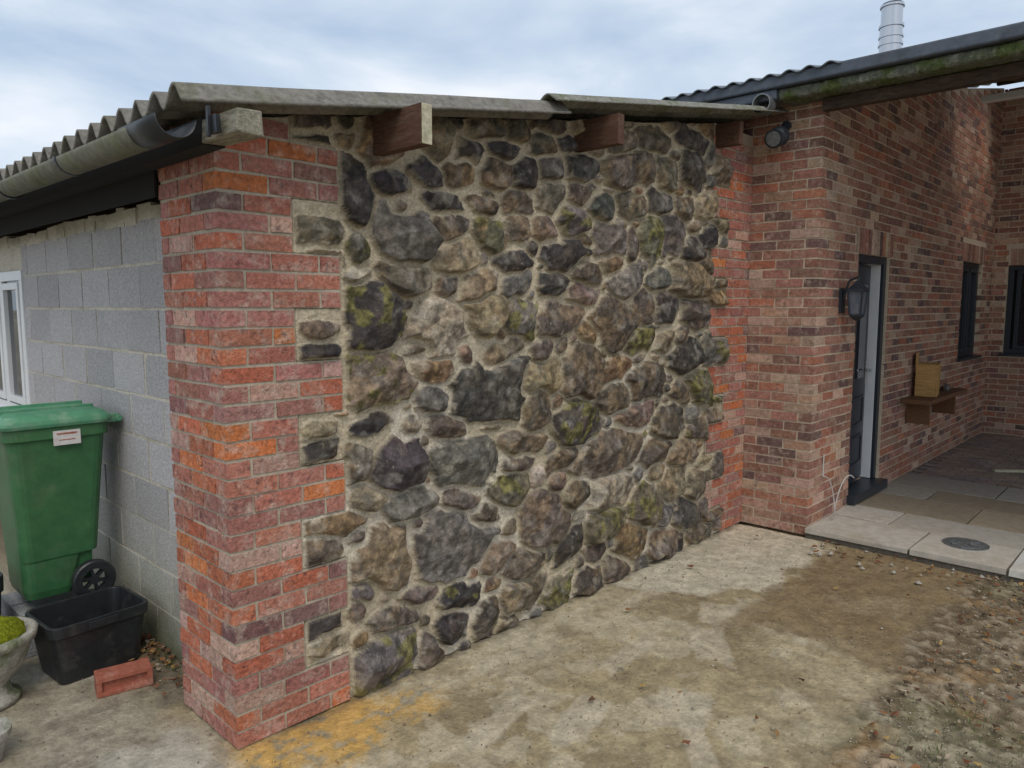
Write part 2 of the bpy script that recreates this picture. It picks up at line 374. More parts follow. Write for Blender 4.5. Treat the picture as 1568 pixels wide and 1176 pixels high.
# block wall, algae-stained near the ground
BX = 1.46
mb = MB()
WIN = (6.15, 7.35, 1.0, 2.06)
def blockcol(z, f):
    g = np.array([.17,.175,.10]); b_ = np.array([.38,.37,.31]); c_ = np.array([.44,.42,.42])
    if z < .35: t = z/.35; c = g*(1-t)+b_*t
    else: t = min(1, (z-.35)/.5); c = b_*(1-t)+c_*t
    return tuple(c*f)
for i in range(10):
    z = i*.225+.0
    holes = [(WIN[0], WIN[1])] if z+.215 > WIN[2] and z < WIN[3] else []
    s = 3.1-(0.225 if i % 2 else 0)
    while s < 11.9:
        for a, b in clip(max(s, 3.1), min(s+.435, 11.9), holes):
            f = random.uniform(.88, 1.1)
            if random.random() < .12: f *= 1.12
            o = random.uniform(-.002, .002)
            mb.box(BX+o, BX+.1, a, b, z, z+.210, (1,1,1), .0025)
            lo = blockcol(z, f); hi = blockcol(z+.21, f)
            for q in range(8): mb.c[-8+q] = (*(lo if q < 4 else hi), 1)
        s += .45
mb.build('concrete_block_wall', M['block'], shed)
mb = MB()
def slab_y(x0, x1, y0, y1, z0, z1): mb.box(x0, x1, y0, y1, z0, z1)
b0 = BX+.0035
slab_y(b0, BX+.095, 3.1, WIN[0]-.006, 0, 2.25); slab_y(b0, BX+.095, WIN[1]+.006, 11.9, 0, 2.25)
slab_y(b0, BX+.095, WIN[0]-.006, WIN[1]+.006, 0, WIN[2]); slab_y(b0, BX+.095, WIN[0]-.006, WIN[1]+.006, WIN[3], 2.25)
y = 3.1
while y < 11.9:
    L = random.uniform(.08, .22); mb.box(BX-.006+random.uniform(0, .008), BX+.11, y, y+L, 2.225+random.uniform(-.01, .01), 2.29+random.uniform(0, .03), jit=.008); y += L
mb.box(BX, 5.7, 11.9, 12.0, 0, 2.5)
mb.build('block_mortar', M['block_mortar'], shed)
w = MB()
y0, y1, z0, z1 = WIN
for (a, b, c, d) in [(y0, y1, z0, z0+.07), (y0, y1, z1-.07, z1), (y0, y0+.07, z0+.07, z1-.07), (y1-.07, y1, z0+.07, z1-.07), (y0+.56, y0+.63, z0+.07, z1-.07)]:
    w.box(BX-.012, BX+.06, a, b, c, d)
for a in (y0+.085, y0+.645):
    for (p, q, c, d) in [(a, a+.46, z0+.085, z0+.135), (a, a+.46, z1-.135, z1-.085), (a, a+.05, z0+.135, z1-.135), (a+.41, a+.46, z0+.135, z1-.135)]:
        w.box(BX-.02, BX+.05, p, q, c, d)
w.box(BX-.06, BX+.03, y0-.05, y1+.05, z0-.03, z0-.002)
w.cur = 1; w.box(BX+.01, BX+.02, y0+.05, y1-.05, z0+.05, z1-.05)
w.build('upvc_window', [M['white'], M['glass']], shed, bevel=.003)

# ------------------------------------------------------------------ shed roof
def corr(name, x0, x1, y0, y1, zf, amp, pitch, mt, parent, dz=0, th=.008, ph=0, nx=30):
    ny = int((y1-y0)/pitch*14)
    ys = np.linspace(y0, y1, ny); xx = np.linspace(x0, x1, nx)
    Xc, Yc = np.meshgrid(xx, ys, indexing='ij')
    Zc = zf(Xc)+dz-amp*np.cos((Yc-y0)/pitch*2*np.pi+ph)+.008*(fbm(Xc, Yc, 1.3, 77, 2)-.5)
    Xc = Xc+np.where(Xc < x0+.001, .012*(fbm(Xc, Yc, 9, 79, 2)-.5), 0)
    Yc = Yc+np.where(Yc < y0+.001, .014*(fbm(Xc, Yc, 5, 83, 3)-.5), 0)
    ob = grid_obj(name, np.stack([Xc, Yc, Zc], -1), None, mt, parent)
    m = ob.modifiers.new('sol', 'SOLIDIFY'); m.thickness = th; m.offset = 0
    return ob
corr('roof_sheet_lower', 1.09, 3.12, 2.52, 12.05, roofS, .034, .165, M['fibre'], shed, th=.012, nx=60)
corr('roof_sheet_upper', 2.98, 5.77, 2.49, 12.05, roofS, .022, .165, M['fibre_moss'], shed, dz=.044, th=.009, nx=80)
mb = MB()
PUR = ((2.0, 2.40), (3.47, 2.47), (5.12, 2.58))
for X_, Yn in PUR:
    zt = roofS(X_)-.035
    mb.box(X_, X_+.055, Yn, 11.9, zt-.165, zt)
mb.cur = 1
X_, Yn = PUR[0]; zt = roofS(X_)-.035
mb.box(X_+.001, X_+.054, Yn-.006, Yn-.0005, zt-.163, zt-.002)
mb.build('roof_purlins', [M['timber'], M['timber_pale']], shed, bevel=.003)
mb = MB()
mb.box(1.19, 1.285, 2.36, 2.62, 2.375, 2.455, jit=.005)
mb.build('beam_nose', M['timber_grey'], shed, bevel=.006)
mb = MB()
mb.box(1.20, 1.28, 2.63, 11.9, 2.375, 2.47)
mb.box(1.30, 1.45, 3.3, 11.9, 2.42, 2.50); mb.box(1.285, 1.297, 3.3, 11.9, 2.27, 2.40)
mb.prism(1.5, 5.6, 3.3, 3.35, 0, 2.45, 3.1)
mb.build('shaded_eaves_boards', M['dark'], shed)  # eaves beam, boards and inner panel; shade under the roof painted as near-black
def gutter(name, x, y0, y1, z, r, mt, parent, fall=0):
    prof = [(-r*math.cos(math.pi*i/14), -r*math.sin(math.pi*i/14)) for i in range(15)]
    P = np.array([[[x+a, yy, z+b+fall*(yy-y0)] for a, b in prof] for yy in (y0, (y0+y1)/2, y1)])
    ob = grid_obj(name, P, None, mt, parent)
    m = ob.modifiers.new('sol', 'SOLIDIFY'); m.thickness = .004
    return ob
gutter('gutter', 1.07, 2.80, 12, 2.43, .062, M['gutter'], shed, .006)
gutter('gutter_outlet', 1.074, 2.55, 2.88, 2.435, .066, M['black'], shed)
mb = MB()
for yb in (3.6, 4.6, 6, 8):
    for i in range(14):
        a0 = math.pi*i/14; a1 = math.pi*(i+1)/14
        p = [(1.07-r_*math.cos(a), yy, 2.437-r_*math.sin(a)) for a in (a0, a1) for r_ in (.064, .072) for yy in (yb, yb+.03)]
        mb.add(p, [(2,6,7,3), (0,2,3,1), (4,5,7,6), (0,4,6,2), (1,3,7,5)])
mb.build('gutter_brackets', M['black'], shed)
mb = MB(); mb.box(1.155, 1.172, 2.43, 2.50, 2.38, 2.44, jit=.004); mb.box(1.145, 1.155, 2.47, 2.485, 2.37, 2.47)
mb.build('bracket_plate', M['black'], shed)

# ------------------------------------------------------------------ brick house
DX0, DX1, DZ0, DZ1 = 6.63, 7.46, .17, 2.25
W1 = (10.2, 11.25, 1.17, 2.34)
W2 = (.75, 2.04, 1.17, 2.34)
XF = 11.8
mb = MB()
for i in range(64):
    z = i*.075+.004; zt = z+.075
    holes = []
    if zt > DZ0-.02 and z < DZ1+.22: holes.append((DX0, DX1) if z < DZ1-.03 else (DX0-.08, DX1+.08))
    if zt > W1[2] and z < W1[3]+.22: holes.append((W1[0], W1[1]) if z < W1[3]-.03 else (W1[0]-.08, W1[1]+.08))
    xm = 5.6+(zt-3.39)/.205
    if xm > HX: holes.append((0, xm))
    low = z < 3.33
    if low and i % 2 == 0:
        run(mb, 'x', HY, HX, XF, z, palN, holes=holes); run(mb, 'y', HX, HY+.1125, 3.9, z, palN)
    elif low:
        run(mb, 'y', HX, HY, 3.9, z, palN); run(mb, 'x', HY, HX+.1125, XF, z, palN, holes=holes)
    elif zt < 4.68: run(mb, 'x', HY, HX+(.1125 if i % 2 else 0), XF, z, palN, holes=holes)
    h2 = [(W2[0], W2[1])] if (zt > W2[2] and z < W2[3]+.22) else []
    if zt < 4.66: run(mb, 'y', XF, -4, HY-.002, z, palN, holes=h2, start=(-.1125 if i % 2 else 0))
def soldiers(ax, face, a, b, z):
    s = a
    while s < b-.03:
        if ax == 'x': mb.box(s, s+.063, face-.001, face+.1, z+.005, z+.218, pick(palN), .0015)
        else: mb.box(face-.001, face+.1, s, s+.063, z+.005, z+.218, pick(palN), .0015)
        s += .075
soldiers('x', HY, DX0-.07, DX1+.07, DZ1); soldiers('x', HY, W1[0]-.07, W1[1]+.07, W1[3]); soldiers('y', XF, W2[0], W2[1], W2[3])
mb.build('brick_walls', M['brick_new'], house)
mb = MB()
f = HY+.005
def sx(x0, x1, z0, z1=None):
    if z1 is None: mb.prism(x0, x1, f, f+.22, z0, roofR(x0)-.05, roofR(x1)-.05)
    else: mb.box(x0, x1, f, f+.22, z0, z1)
sx(HX+.005, DX0-.004, 0); sx(DX0-.004, DX1+.004, DZ1+.003); sx(DX0-.004, DX1+.004, 0, DZ0-.01); sx(DX1+.004, W1[0]-.004, 0)
sx(W1[0]-.004, W1[1]+.004, 0, W1[2]-.003); sx(W1[0]-.004, W1[1]+.004, W1[3]+.003); sx(W1[1]+.004, XF+.004, 0)
mb.box(HX+.0055, HX+.2, f+.221, 9, 0, 3.38)
g = XF+.005
mb.box(g, g+.2, W2[1]+.003, HY+.004, 0, 4.6); mb.box(g, g+.2, -4, W2[0]-.003, 0, 4.6); mb.box(g, g+.2, W2[0]-.003, W2[1]+.003, 0, W2[2]-.003); mb.box(g, g+.2, W2[0]-.003, W2[1]+.003, W2[3]+.003, 4.6)
mb.build('wall_mortar', M['mortar_new'], house)
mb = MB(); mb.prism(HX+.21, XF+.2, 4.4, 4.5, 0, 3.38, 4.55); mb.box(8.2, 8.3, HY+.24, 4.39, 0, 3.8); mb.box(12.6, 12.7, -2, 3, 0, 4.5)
mb.build('interior_walls', M['dark'], house)  # inner walls coloured near-black to stand in for the unlit inside
mb = MB(); mb.box(HX+.22, 8.19, HY+.23, 4.39, .09, .15); mb.build('interior_floor', M['floorin'], house)
def window(name, ax, face, a, b, z0, z1, mull):
    w = MB(); d = .05
    def bx(p, q, c, e_, o=0, t=.06):
        if ax == 'x': w.box(p, q, face+d-o, face+d+t, c, e_)
        else: w.box(face+d-o, face+d+t, p, q, c, e_)
    F = .06
    bx(a, b, z0, z0+F); bx(a, b, z1-F, z1); bx(a, a+F, z0+F, z1-F); bx(b-F, b, z0+F, z1-F)
    for m_ in mull: bx(m_-.035, m_+.035, z0+F, z1-F)
    e_ = [a+F]+list(mull)+[b-F]
    for p, q in zip(e_[:-1], e_[1:]):
        p += .04; q -= .04
        bx(p, q, z0+F+.004, z0+F+.05, .012); bx(p, q, z1-F-.05, z1-F-.004, .012); bx(p, p+.045, z0+F+.05, z1-F-.05, .012); bx(q-.045, q, z0+F+.05, z1-F-.05, .012)
    bx(a-.04, b+.04, z0-.035, z0-.001, .09)
    w.cur = 1; bx(a+F-.01, b-F+.01, z0+F-.01, z1-F+.01, -.02, .03)
    w.build(name, [M['anthracite'], M['glass']], house, bevel=.003)
window('window', 'x', HY, W1[0], W1[1], W1[2], W1[3], [(W1[0]+W1[1])/2])
window('window_end', 'y', XF, W2[0], W2[1], W2[2], W2[3], [1.4])
# door : dark leaf standing slightly ajar, white inner rebate showing at the lock side
w = MB(); F = .065; yF = HY+.03
w.box(DX0, DX0+F, yF, yF+.07, DZ0, DZ1); w.box(DX1-F, DX1, yF, yF+.03, DZ0, DZ1); w.box(DX0+F, DX1-F, yF, yF+.07, DZ1-F, DZ1)
w.box(DX0-.02, DX1+.04, HY-.07, yF+.1, DZ0-.085, DZ0-.005)
w.cur = 1
w.box(DX1-F-.004, DX1-.002, yF+.031, yF+.20, DZ0, DZ1-.002)
w.box(DX0+F, DX1-F-.021, yF+.072, yF+.2, DZ1-F, DZ1-.002)
w.build('door_frame', [M['anthracite'], M['white']], house, bevel=.003)
w = MB(); mt = Matrix.Translation((DX0+F+.005, yF+.02, 0)) @ Matrix.Rotation(R(7.5), 4, 'Z')
Lw = DX1-DX0-2*F-.02
w.box(0, Lw, 0, .045, DZ0+.025, DZ1-F-.01, mtx=mt)
for a, b, c, d in ((.1, Lw-.1, .35, .62), (.1, Lw-.1, .72, .98)):
    w.box(a, b, -.01, -.0005, c, c+.02, mtx=mt); w.box(a, b, -.01, -.0005, d-.02, d, mtx=mt); w.box(a, a+.02, -.01, -.0005, c+.02, d-.02, mtx=mt); w.box(b-.02, b, -.01, -.0005, c+.02, d-.02, mtx=mt)
w.cur = 1; w.box(.12, Lw-.12, -.004, -.0005, 1.15, 2.0, mtx=mt)
w.cur = 2; w.box(Lw-.06, Lw-.03, -.012, -.0005, 1.05, 1.3, mtx=mt); w.box(Lw-.16, Lw-.035, -.055, -.035, 1.2, 1.22, mtx=mt); w.box(Lw-.05, Lw-.035, -.036, -.012, 1.2, 1.22, mtx=mt)
w.build('front_door', [M['navy'], M['glass'], M['steel']], house, bevel=.002)

def sheet(name, x0, x1, y0, y1, dz=0, amp=.020):
    return corr(name, x0, x1, y0, y1, roofR, amp, .146, M['greysheet'], house, dz=.055+dz, th=.008, nx=12)
sheet('roof_sheet', 5.52, 9.2, -4.5, 9, amp=.016)
sheet('roof_sheet_verge', 5.41, 5.60, 2.0, 9, .035, amp=.014)
sheet('roof_sheet_top', 10.8, 12.3, -4.5, 9, .01)
sheet('roof_sheet_mid', 9.1, 10.9, 1.95, 9, .02); sheet('roof_sheet_mid', 9.1, 10.9, -4.5, .9, .02)
mb = MB()
mb.box(5.43, 5.54, -4.5, 9, 3.408, 3.495)
mb.box(5.455, 5.56, 2.47, 9, 3.33, 3.405)
mb.build('eaves_flashing', M['fascia'], house, bevel=.012)
ys = np.arange(-4.5, 2.48, .02); pr = [(5.80,3.33),(5.70,3.325),(5.60,3.325),(5.52,3.325),(5.488,3.33),(5.480,3.345),(5.480,3.365),(5.482,3.385),(5.49,3.403),(5.54,3.4045)]
Pm = np.array([[[x, y, z] for (x, z) in pr] for y in ys])
nn = fbm(Pm[..., 1], Pm[..., 2]*1.0+Pm[..., 0], 14, 91, 4)-.5
Pm[..., 0] += -nn*.03*(Pm[..., 0] < 5.65); Pm[..., 2] += nn*.016*(Pm[..., 2] < 3.39)
grid_obj('mossy_verge', Pm, None, M['moss_ledge'], house)
mb = MB()
mb.box(5.64, 5.72, -4.5, 2.2, 3.235, 3.32)
for yy in (-2.2, -.9, .35, 1.35):
    a, b = 5.73, 12
    vs = [(a, yy, roofR(a)-.15), (b, yy, roofR(b)-.15), (b, yy+.06, roofR(b)-.15), (a, yy+.06, roofR(a)-.15), (a, yy, roofR(a)-.02), (b, yy, roofR(b)-.02), (b, yy+.06, roofR(b)-.02), (a, yy+.06, roofR(a)-.02)]
    mb.add(vs, [(0,3,2,1),(4,5,6,7),(0,1,5,4),(1,2,6,5),(2,3,7,6),(3,0,4,7)])
for xx in (6.4, 7.6, 8.8, 10.0, 11.2): mb.box(xx, xx+.07, -4.5, 2.2, roofR(xx)-.018, roofR(xx)+.03)
mb.build('roof_timbers', M['timber_dark'], house, bevel=.004)
mb = MB(); mb.box(9.0, 9.09, -1.8, 1.9, 3.88, 3.945); mb.build('strip_fitting', M['white'], house, bevel=.01)
mb = MB(); fx, fy = 7.6, 2.36
mb.cyl((fx, fy, 3.7), (fx, fy, 4.36), .098); mb.cyl((fx, fy, 4.361), (fx, fy, 4.385), .108); mb.cyl((fx, fy, 4.386), (fx, fy, 4.54), .092)
mb.cyl((fx, fy, 4.541), (fx, fy, 4.56), .104); mb.cyl((fx, fy, 4.20), (fx, fy, 4.22), .106); mb.cyl((fx, fy, 4.27), (fx, fy, 4.29), .106)
mb.cyl((fx, fy, 4.575), (fx, fy, 4.60), .09, .03)
for a in range(4): mb.cyl((fx+.07*math.cos(a*1.57), fy+.07*math.sin(a*1.57), 4.55), (fx+.07*math.cos(a*1.57), fy+.07*math.sin(a*1.57), 4.59), .006, n=6)
mb.build('chimney_flue', M['steel'], house)
mb = MB()
py, pz = 2.56, 3.305
mb.cyl((5.40, py, pz), (5.5, py, pz), .072, cap=False); mb.cyl((5.40, py, pz), (5.5, py, pz), .064, cap=False)
lp = [[(5.40, py+r*math.cos(a*math.pi/12), pz+r*math.sin(a*math.pi/12)) for a in range(24)] for r in (.064, .072)]
mb.loft(lp, False, False); mb.build('overflow_pipe', M['steel_dull'], house)

# ------------------------------------------------------------------ wall fittings
mb = MB(); cx, cy, cz = 5.60, 2.50, 3.09
mb.cyl((HX-.002, cy, cz+.10), (HX-.03, cy, cz+.10), .035); mb.cyl((HX-.03, cy, cz+.10), (cx+.03, cy, cz+.04), .015)
lp = []
for k in range(11):
    a = -math.pi/2+math.pi*k/10; lp.append([(cx-.085*math.sin(a)*1.0, cy+.075*math.cos(a)*math.cos(t*math.pi/10)+1e-5, cz+.075*math.cos(a)*math.sin(t*math.pi/10)) for t in range(20)])
mb.loft(lp); mb.cyl((cx-.05, cy, cz-.02), (cx-.10, cy, cz-.035), .062, .07)
mb.cur = 1; mb.cyl((cx-.1005, cy, cz-.0352), (cx-.106, cy, cz-.0367), .055)
mb.build('security_floodlight', [M['anthracite'], M['steel_dull']], smooth=False)
mb = MB(); lx_, ly, lz_ = 6.25, HY-.13, 1.85
mb.box(lx_-.045, lx_+.045, HY-.02, HY-.002, lz_-.10, lz_+.10)
mb.tube([(lx_, HY-.02, lz_+.02), (lx_, HY-.06, lz_+.16), (lx_, ly, lz_+.19), (lx_, ly, lz_+.14)], .009)
sq = lambda z, r: [(lx_+r, ly+r, z), (lx_-r, ly+r, z), (lx_-r, ly-r, z), (lx_+r, ly-r, z)]
mb.loft([sq(lz_+.075, .070), sq(lz_+.09, .063), sq(lz_+.135, .027), sq(lz_+.16, .012)])
mb.loft([sq(lz_-.16, .012), sq(lz_-.14, .03), sq(lz_-.125, .045), sq(lz_-.11, .045)])
for sx_ in (-1, 1):
    for sy in (-1, 1): mb.cyl((lx_+sx_*.042, ly+sy*.042, lz_-.11), (lx_+sx_*.058, ly+sy*.058, lz_+.076), .008, n=6)
mb.cur = 1; mb.loft([sq(lz_-.109, .038), sq(lz_+.074, .053)])
mb.cur = 2; mb.cyl((lx_, ly, lz_-.1), (lx_, ly, lz_-.03), .012)
gl = bpy.data.materials.new('lantern_glass'); gl.use_nodes = True; b = gl.node_tree.nodes['Principled BSDF']; b.inputs['Transmission Weight'].default_value = .6; b.inputs['Roughness'].default_value = .1; b.inputs['Base Color'].default_value = (.25,.30,.36,1)
mb.build('wall_lantern', [M['anthracite'], gl, M['white']])
mb = MB(); mb.box(8.0, 9.5, HY-.27, HY-.003, .84, .885); mb.box(8.2, 8.24, HY-.22, HY-.003, .62, .838); mb.box(9.2, 9.24, HY-.22, HY-.003, .62, .838)
mb.build('wall_shelf', M['shelfwood'], bevel=.004)
mb = MB(); mt = Matrix.Translation((8.35, HY-.24, .887)) @ Matrix.Rotation(R(10), 4, 'Z')
mb.box(0, .36, 0, .015, 0, .33, mtx=mt); mb.box(0, .015, .016, .2, 0, .33, mtx=mt); mb.box(.345, .36, .016, .2, 0, .33, mtx=mt); mb.box(.016, .344, .016, .2, 0, .015, mtx=mt)
mb.box(.15, .165, -.006, -.001, .0, .33, mtx=mt); mb.box(.0, .2, .19, .205, .30, .44, mtx=mt)
mb.build('wooden_box', M['pine'], bevel=.003)
mb = MB(); mb.cyl((9.05, HY-.15, .887), (9.05, HY-.15, .94), .05, .06); mb.cyl((9.05, HY-.15, .941), (9.05, HY-.15, .975), .035, .015); mb.build('metal_bowl', M['steel'], smooth=False)
mb = MB(); pts = []
for i in range(40):
    a = i/39*math.pi*2.2; pts.append((5.98+.10*math.sin(a)+.005*i, HY-.02-.004*i, .27+.17*math.cos(a)))
mb.tube([(6.0, HY-.012, .62)]+pts, .005, 6); mb.build('cable_loop', M['wire'])

# ------------------------------------------------------------------ patio
TX = 5.70
patio = empty('patio')
mb = MB(); mb.box(TX+.01, XF, -5, HY-.001, -.05, .055); mb.build('bed', M['joint'], patio)
mb = MB()
x = TX
for r_, wd in enumerate((.56, .45, .60, .45, .6)):
    y = HY-.004
    first = True
    while y > -5:
        L = random.choice((.6, .75, .9)) if not (first and r_ % 2) else .45; first = False
        f_ = random.uniform(.8, 1.1); c = random.choice([(.56,.52,.45), (.50,.46,.39), (.58,.56,.51)])
        if r_ >= 2: c = tuple(k_*.78 for k_ in c)
        if r_ >= 2 and random.random() < .4: c = (.34,.28,.2)
        mb.box(x, x+wd-.014, y-L+.014, y, .03, .072+random.uniform(-.002, .002), tuple(k_*f_ for k_ in c), .003)
        y -= L
    x += wd
i = 0
while x < XF-.1:
    y = HY-.004-(.1 if i % 2 else 0)
    while y > -5:
        f_ = random.uniform(.75, 1.15); c = random.choice([(.30,.23,.19), (.27,.22,.21), (.33,.25,.2)])
        mb.box(x, x+.095, y-.2+.008, y, .03, .070+random.uniform(-.002, .002), tuple(k_*f_ for k_ in c), .001); y -= .2
    x += .103; i += 1
mb.build('paving', M['slab'], patio, bevel=.003)
mb = MB(); dc = (6.10, 1.2)
mb.cyl((*dc, .071), (*dc, .079), .15, n=40); mb.cyl((*dc, .079), (*dc, .083), .115, n=40)
for a in range(8):
    q = a*math.pi/4; mb.box(-.003, .003, .03, .1, .083, .087, mtx=Matrix.Translation((*dc, 0)) @ Matrix.Rotation(q, 4, 'Z'))
mb.build('drain_cover', M['steel_dull'])
mb = MB(); mb.box(0, .95, 0, .05, .075, .10, mtx=Matrix.Translation((9.0, 1.55, 0)) @ Matrix.Rotation(R(-50), 4, 'Z')); mb.build('timber_offcut', M['timber_pale'])

# ------------------------------------------------------------------ ground
def axis(a, b, st, far):
    c = np.arange(a, b, st); o = [b]; s = st
    while o[-1] < far: s *= 1.35; o.append(o[-1]+s)
    lft = [a]; s = st
    while lft[-1] > -far: s *= 1.35; lft.append(lft[-1]-s)
    return np.array(lft[:0:-1]+list(c)+o)
gx = axis(-1.0, 6.2, .014, 260); gy = axis(-1.2, 5.2, .014, 260)
GX, GY = np.meshgrid(gx, gy, indexing='ij')
near = (sstep(-1.4, -.8, GX)*sstep(7, 6, GX)*sstep(-1.6, -1, GY)*sstep(6, 5, GY))
nA = fbm(GX, GY, 1.4, 101, 4); nB = fbm(GX, GY, 5, 105, 5); nC = fbm(GX, GY, 22, 111, 4); nD = fbm(GX, GY, 2.6, 117, 5); nE = fbm(GX, GY, 9, 141, 5)
def mixc(C, c, k): return C*(1-k[..., None])+np.array(c)*k[..., None]
G = np.ones(GX.shape+(3,))*np.array([.350,.280,.165])
G = mixc(G, (.42,.35,.22), sstep(.42, .60, nA)*.8)
G = mixc(G, (.24,.185,.105), sstep(.47, .62, nD)*.6)
G = mixc(G, (.21,.16,.09), sstep(.54, .64, nE)*.4)
st = fbm(GX*.6, GY*2.4, 6, 151, 4)
k = sstep(.60, .12, WY-GY+.55*(nB-.5))*sstep(1.9, 2.6, GX)*(.3+.5*sstep(.45, .6, st)); G = mixc(G, (.51,.445,.32), np.clip(k, 0, .75))
dd = np.hypot((GX-4.95)/1.1, (GY-2.5)/.58)+.5*(nB-.5)+.3*(nD-.5); k = sstep(1.0, .90, dd)*.8; G = mixc(G, (.57,.51,.39), k)
k = sstep(.56, .60, fbm(GX, GY, 4.6, 131, 5))*.5*sstep(.9, 1.4, GY); G = mixc(G, (.51,.445,.32), k)
for (cx, cy, a, hx, hy) in ((2.85, 1.62, .5, .17, .12), (2.45, 1.9, .3, .20, .08), (3.5, 1.85, .6, .22, .1), (2.2, 2.15, .2, .25, .06), (3.1, 2.1, .1, .3, .06), (3.9, 2.0, .5, .16, .12), (2.6, 1.4, .7, .2, .05)):
    ca, sa = math.cos(a), math.sin(a); u_ = (GX-cx)*ca+(GY-cy)*sa; v_ = -(GX-cx)*sa+(GY-cy)*ca
    q = np.maximum(np.abs(u_)/hx, np.abs(v_)/hy)+.5*(nC-.5)+.4*(nB-.5); G = mixc(G, (.53,.46,.34), sstep(1.05, .9, q)*.55)
q = np.maximum(np.abs(GX-4.85)/1.0, np.abs(GY-1.40)/.52)+.35*(nB-.5)
G = mixc(G, (.215,.148,.076), sstep(1.08, .94, q)*.75)
k = sstep(1.04, .94, GY+.22*(nB-.5)+.1*(nA-.5)-.05)*sstep(2.0, 2.7, GX+.4*(nB-.5)); dirt = k
G = mixc(G, (.17,.125,.075), k*.9); G = mixc(G, (.34,.285,.21), k*sstep(.55, .66, nC)*.4); G = mixc(G, (.28,.16,.06), k*sstep(.6, .7, nB)*.5)
G = mixc(G, (.38,.33,.25), k*sstep(.52, .6, nD)*.35)
G = mixc(G, (.11,.135,.045), k*sstep(.60, .70, nA)*.22)
dd = np.hypot((GX-1.60)/.62, (GY-2.60)/.30)+1.2*(nB-.5)+.6*(nC-.5); G = mixc(G, (.56,.32,.07), sstep(1.0, .5, dd)*.75*sstep(.40, .56, nC+.10))
k = sstep(1.35, 1.1, GX+.2*(nB-.5)); G = mixc(G, (.29,.26,.20), k*.8); G = mixc(G, (.46,.43,.36), k*sstep(.55, .66, nD)*.5); G = mixc(G, (.17,.14,.10), k*sstep(.55, .63, nE)*.5)
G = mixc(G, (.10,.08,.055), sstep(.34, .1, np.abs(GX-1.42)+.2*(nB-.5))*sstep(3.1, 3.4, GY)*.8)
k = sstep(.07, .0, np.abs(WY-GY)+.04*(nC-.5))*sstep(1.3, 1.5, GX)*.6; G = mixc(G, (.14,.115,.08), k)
cm = np.clip((nC-.5)*1.8+.5, 0, 1)
G = G*(.80+.42*cm-dirt*(.16-.32*cm))[..., None]
GZ = near*((nB-.5)*.018+(nC-.5)*.008-.004+dirt*((nC-.5)*.022+.003))-(1-near)*.002
GZ = np.where(GX > TX-.02, -.03, GZ)
grid_obj('ground', np.stack([GX, GY, GZ], -1), G, M['ground'])

mb = MB()
def pebble(x, y, z, r, col):
    vs = [(x+r*a*random.uniform(.6, 1.2), y+r*b*random.uniform(.6, 1.2), z+r*c*random.uniform(.4, .9)) for a, b, c in ((1,0,0),(-1,0,0),(0,1,0),(0,-1,0),(0,0,1),(0,0,-1))]
    mb.add(vs, [(0,2,4),(2,1,4),(1,3,4),(3,0,4),(2,0,5),(1,2,5),(3,1,5),(0,3,5)], col)
for k in range(6600):
    if k < 3400: x = random.uniform(2.6, 5.68); y = .98-abs(random.gauss(0, .7))
    elif k < 5900: x = random.uniform(1.0, 5.6); y = random.uniform(.6, 2.7)
    else: x = random.uniform(.2, 1.42); y = random.uniform(2.2, 5)
    r = random.uniform(.0022, .006)*(1.7 if random.random() < .05 else 1)
    f_ = random.uniform(.6, 1.3); c = random.choice([(.31,.26,.19), (.26,.20,.13), (.38,.33,.26), (.18,.13,.08)])
    pebble(x, y, .004, r, tuple(q*f_ for q in c))
for k in range(22):
    x = random.uniform(5.2, 5.66); y = random.uniform(.3, 2.1); pebble(x, y, .012, random.uniform(.010, .028), (.38,.35,.3))
mb.build('gravel', M['gravel'])
mb = MB()
def leaf(x, y, r):
    a = random.uniform(0, 6.28); t = [random.uniform(.002, .022) for _ in range(6)]
    sh = [(1,0), (.4,.42), (-.4,.4), (-1,0), (-.4,-.4), (.4,-.42)]
    vs = [(x+r*(p*math.cos(a)-q*math.sin(a)), y+r*(p*math.sin(a)+q*math.cos(a)), .010+t[i_]) for i_, (p, q) in enumerate(sh)]
    c = random.choice([(.22,.10,.04), (.28,.15,.06), (.12,.06,.03), (.34,.22,.08), (.18,.07,.035), (.08,.05,.03), (.35,.28,.2)])
    mb.add(vs, [(0,1,2,3), (0,3,4,5)], c)
for k in range(480):
    m_ = random.random()
    if m_ < .52: x = random.uniform(3.0, 5.66); y = .95-abs(random.gauss(0, .5))
    elif m_ < .64: x = random.uniform(5.35, 5.68); y = random.uniform(.2, 2.1)
    elif m_ < .92: x = 1.45-abs(random.gauss(0, .09)); y = random.uniform(3.3, 4.6)
    else: x = random.uniform(.4, 5.5); y = random.uniform(1, 2.6)
    if 1.28 < x < 5.7 and y > 2.72 and y < 3.3: continue
    leaf(x, y, random.uniform(.009, .026))
mb.build('fallen_leaves', M['leaf'])
mb = MB()
for k in range(900):
    if k < 450: cx, cy = random.choice([(3.35,.35), (3.6,.62), (4.4,.3), (3.2,.7)]); x = random.gauss(cx, .14); y = random.gauss(cy, .09)
    else: x = random.uniform(1.38, 1.45); y = random.uniform(3.32, 5)
    a = random.uniform(0, 6.28); hh = random.uniform(.012, .035); l_ = random.uniform(-.02, .02)
    f_ = random.uniform(.6, 1.4)
    mb.add([(x-.002*math.cos(a), y-.002*math.sin(a), 0), (x+.002*math.cos(a), y+.002*math.sin(a), 0), (x+l_, y+l_*.6, hh)], [(0,1,2)], (.10*f_,.13*f_,.04*f_))
mb.build('grass', M['leaf'])

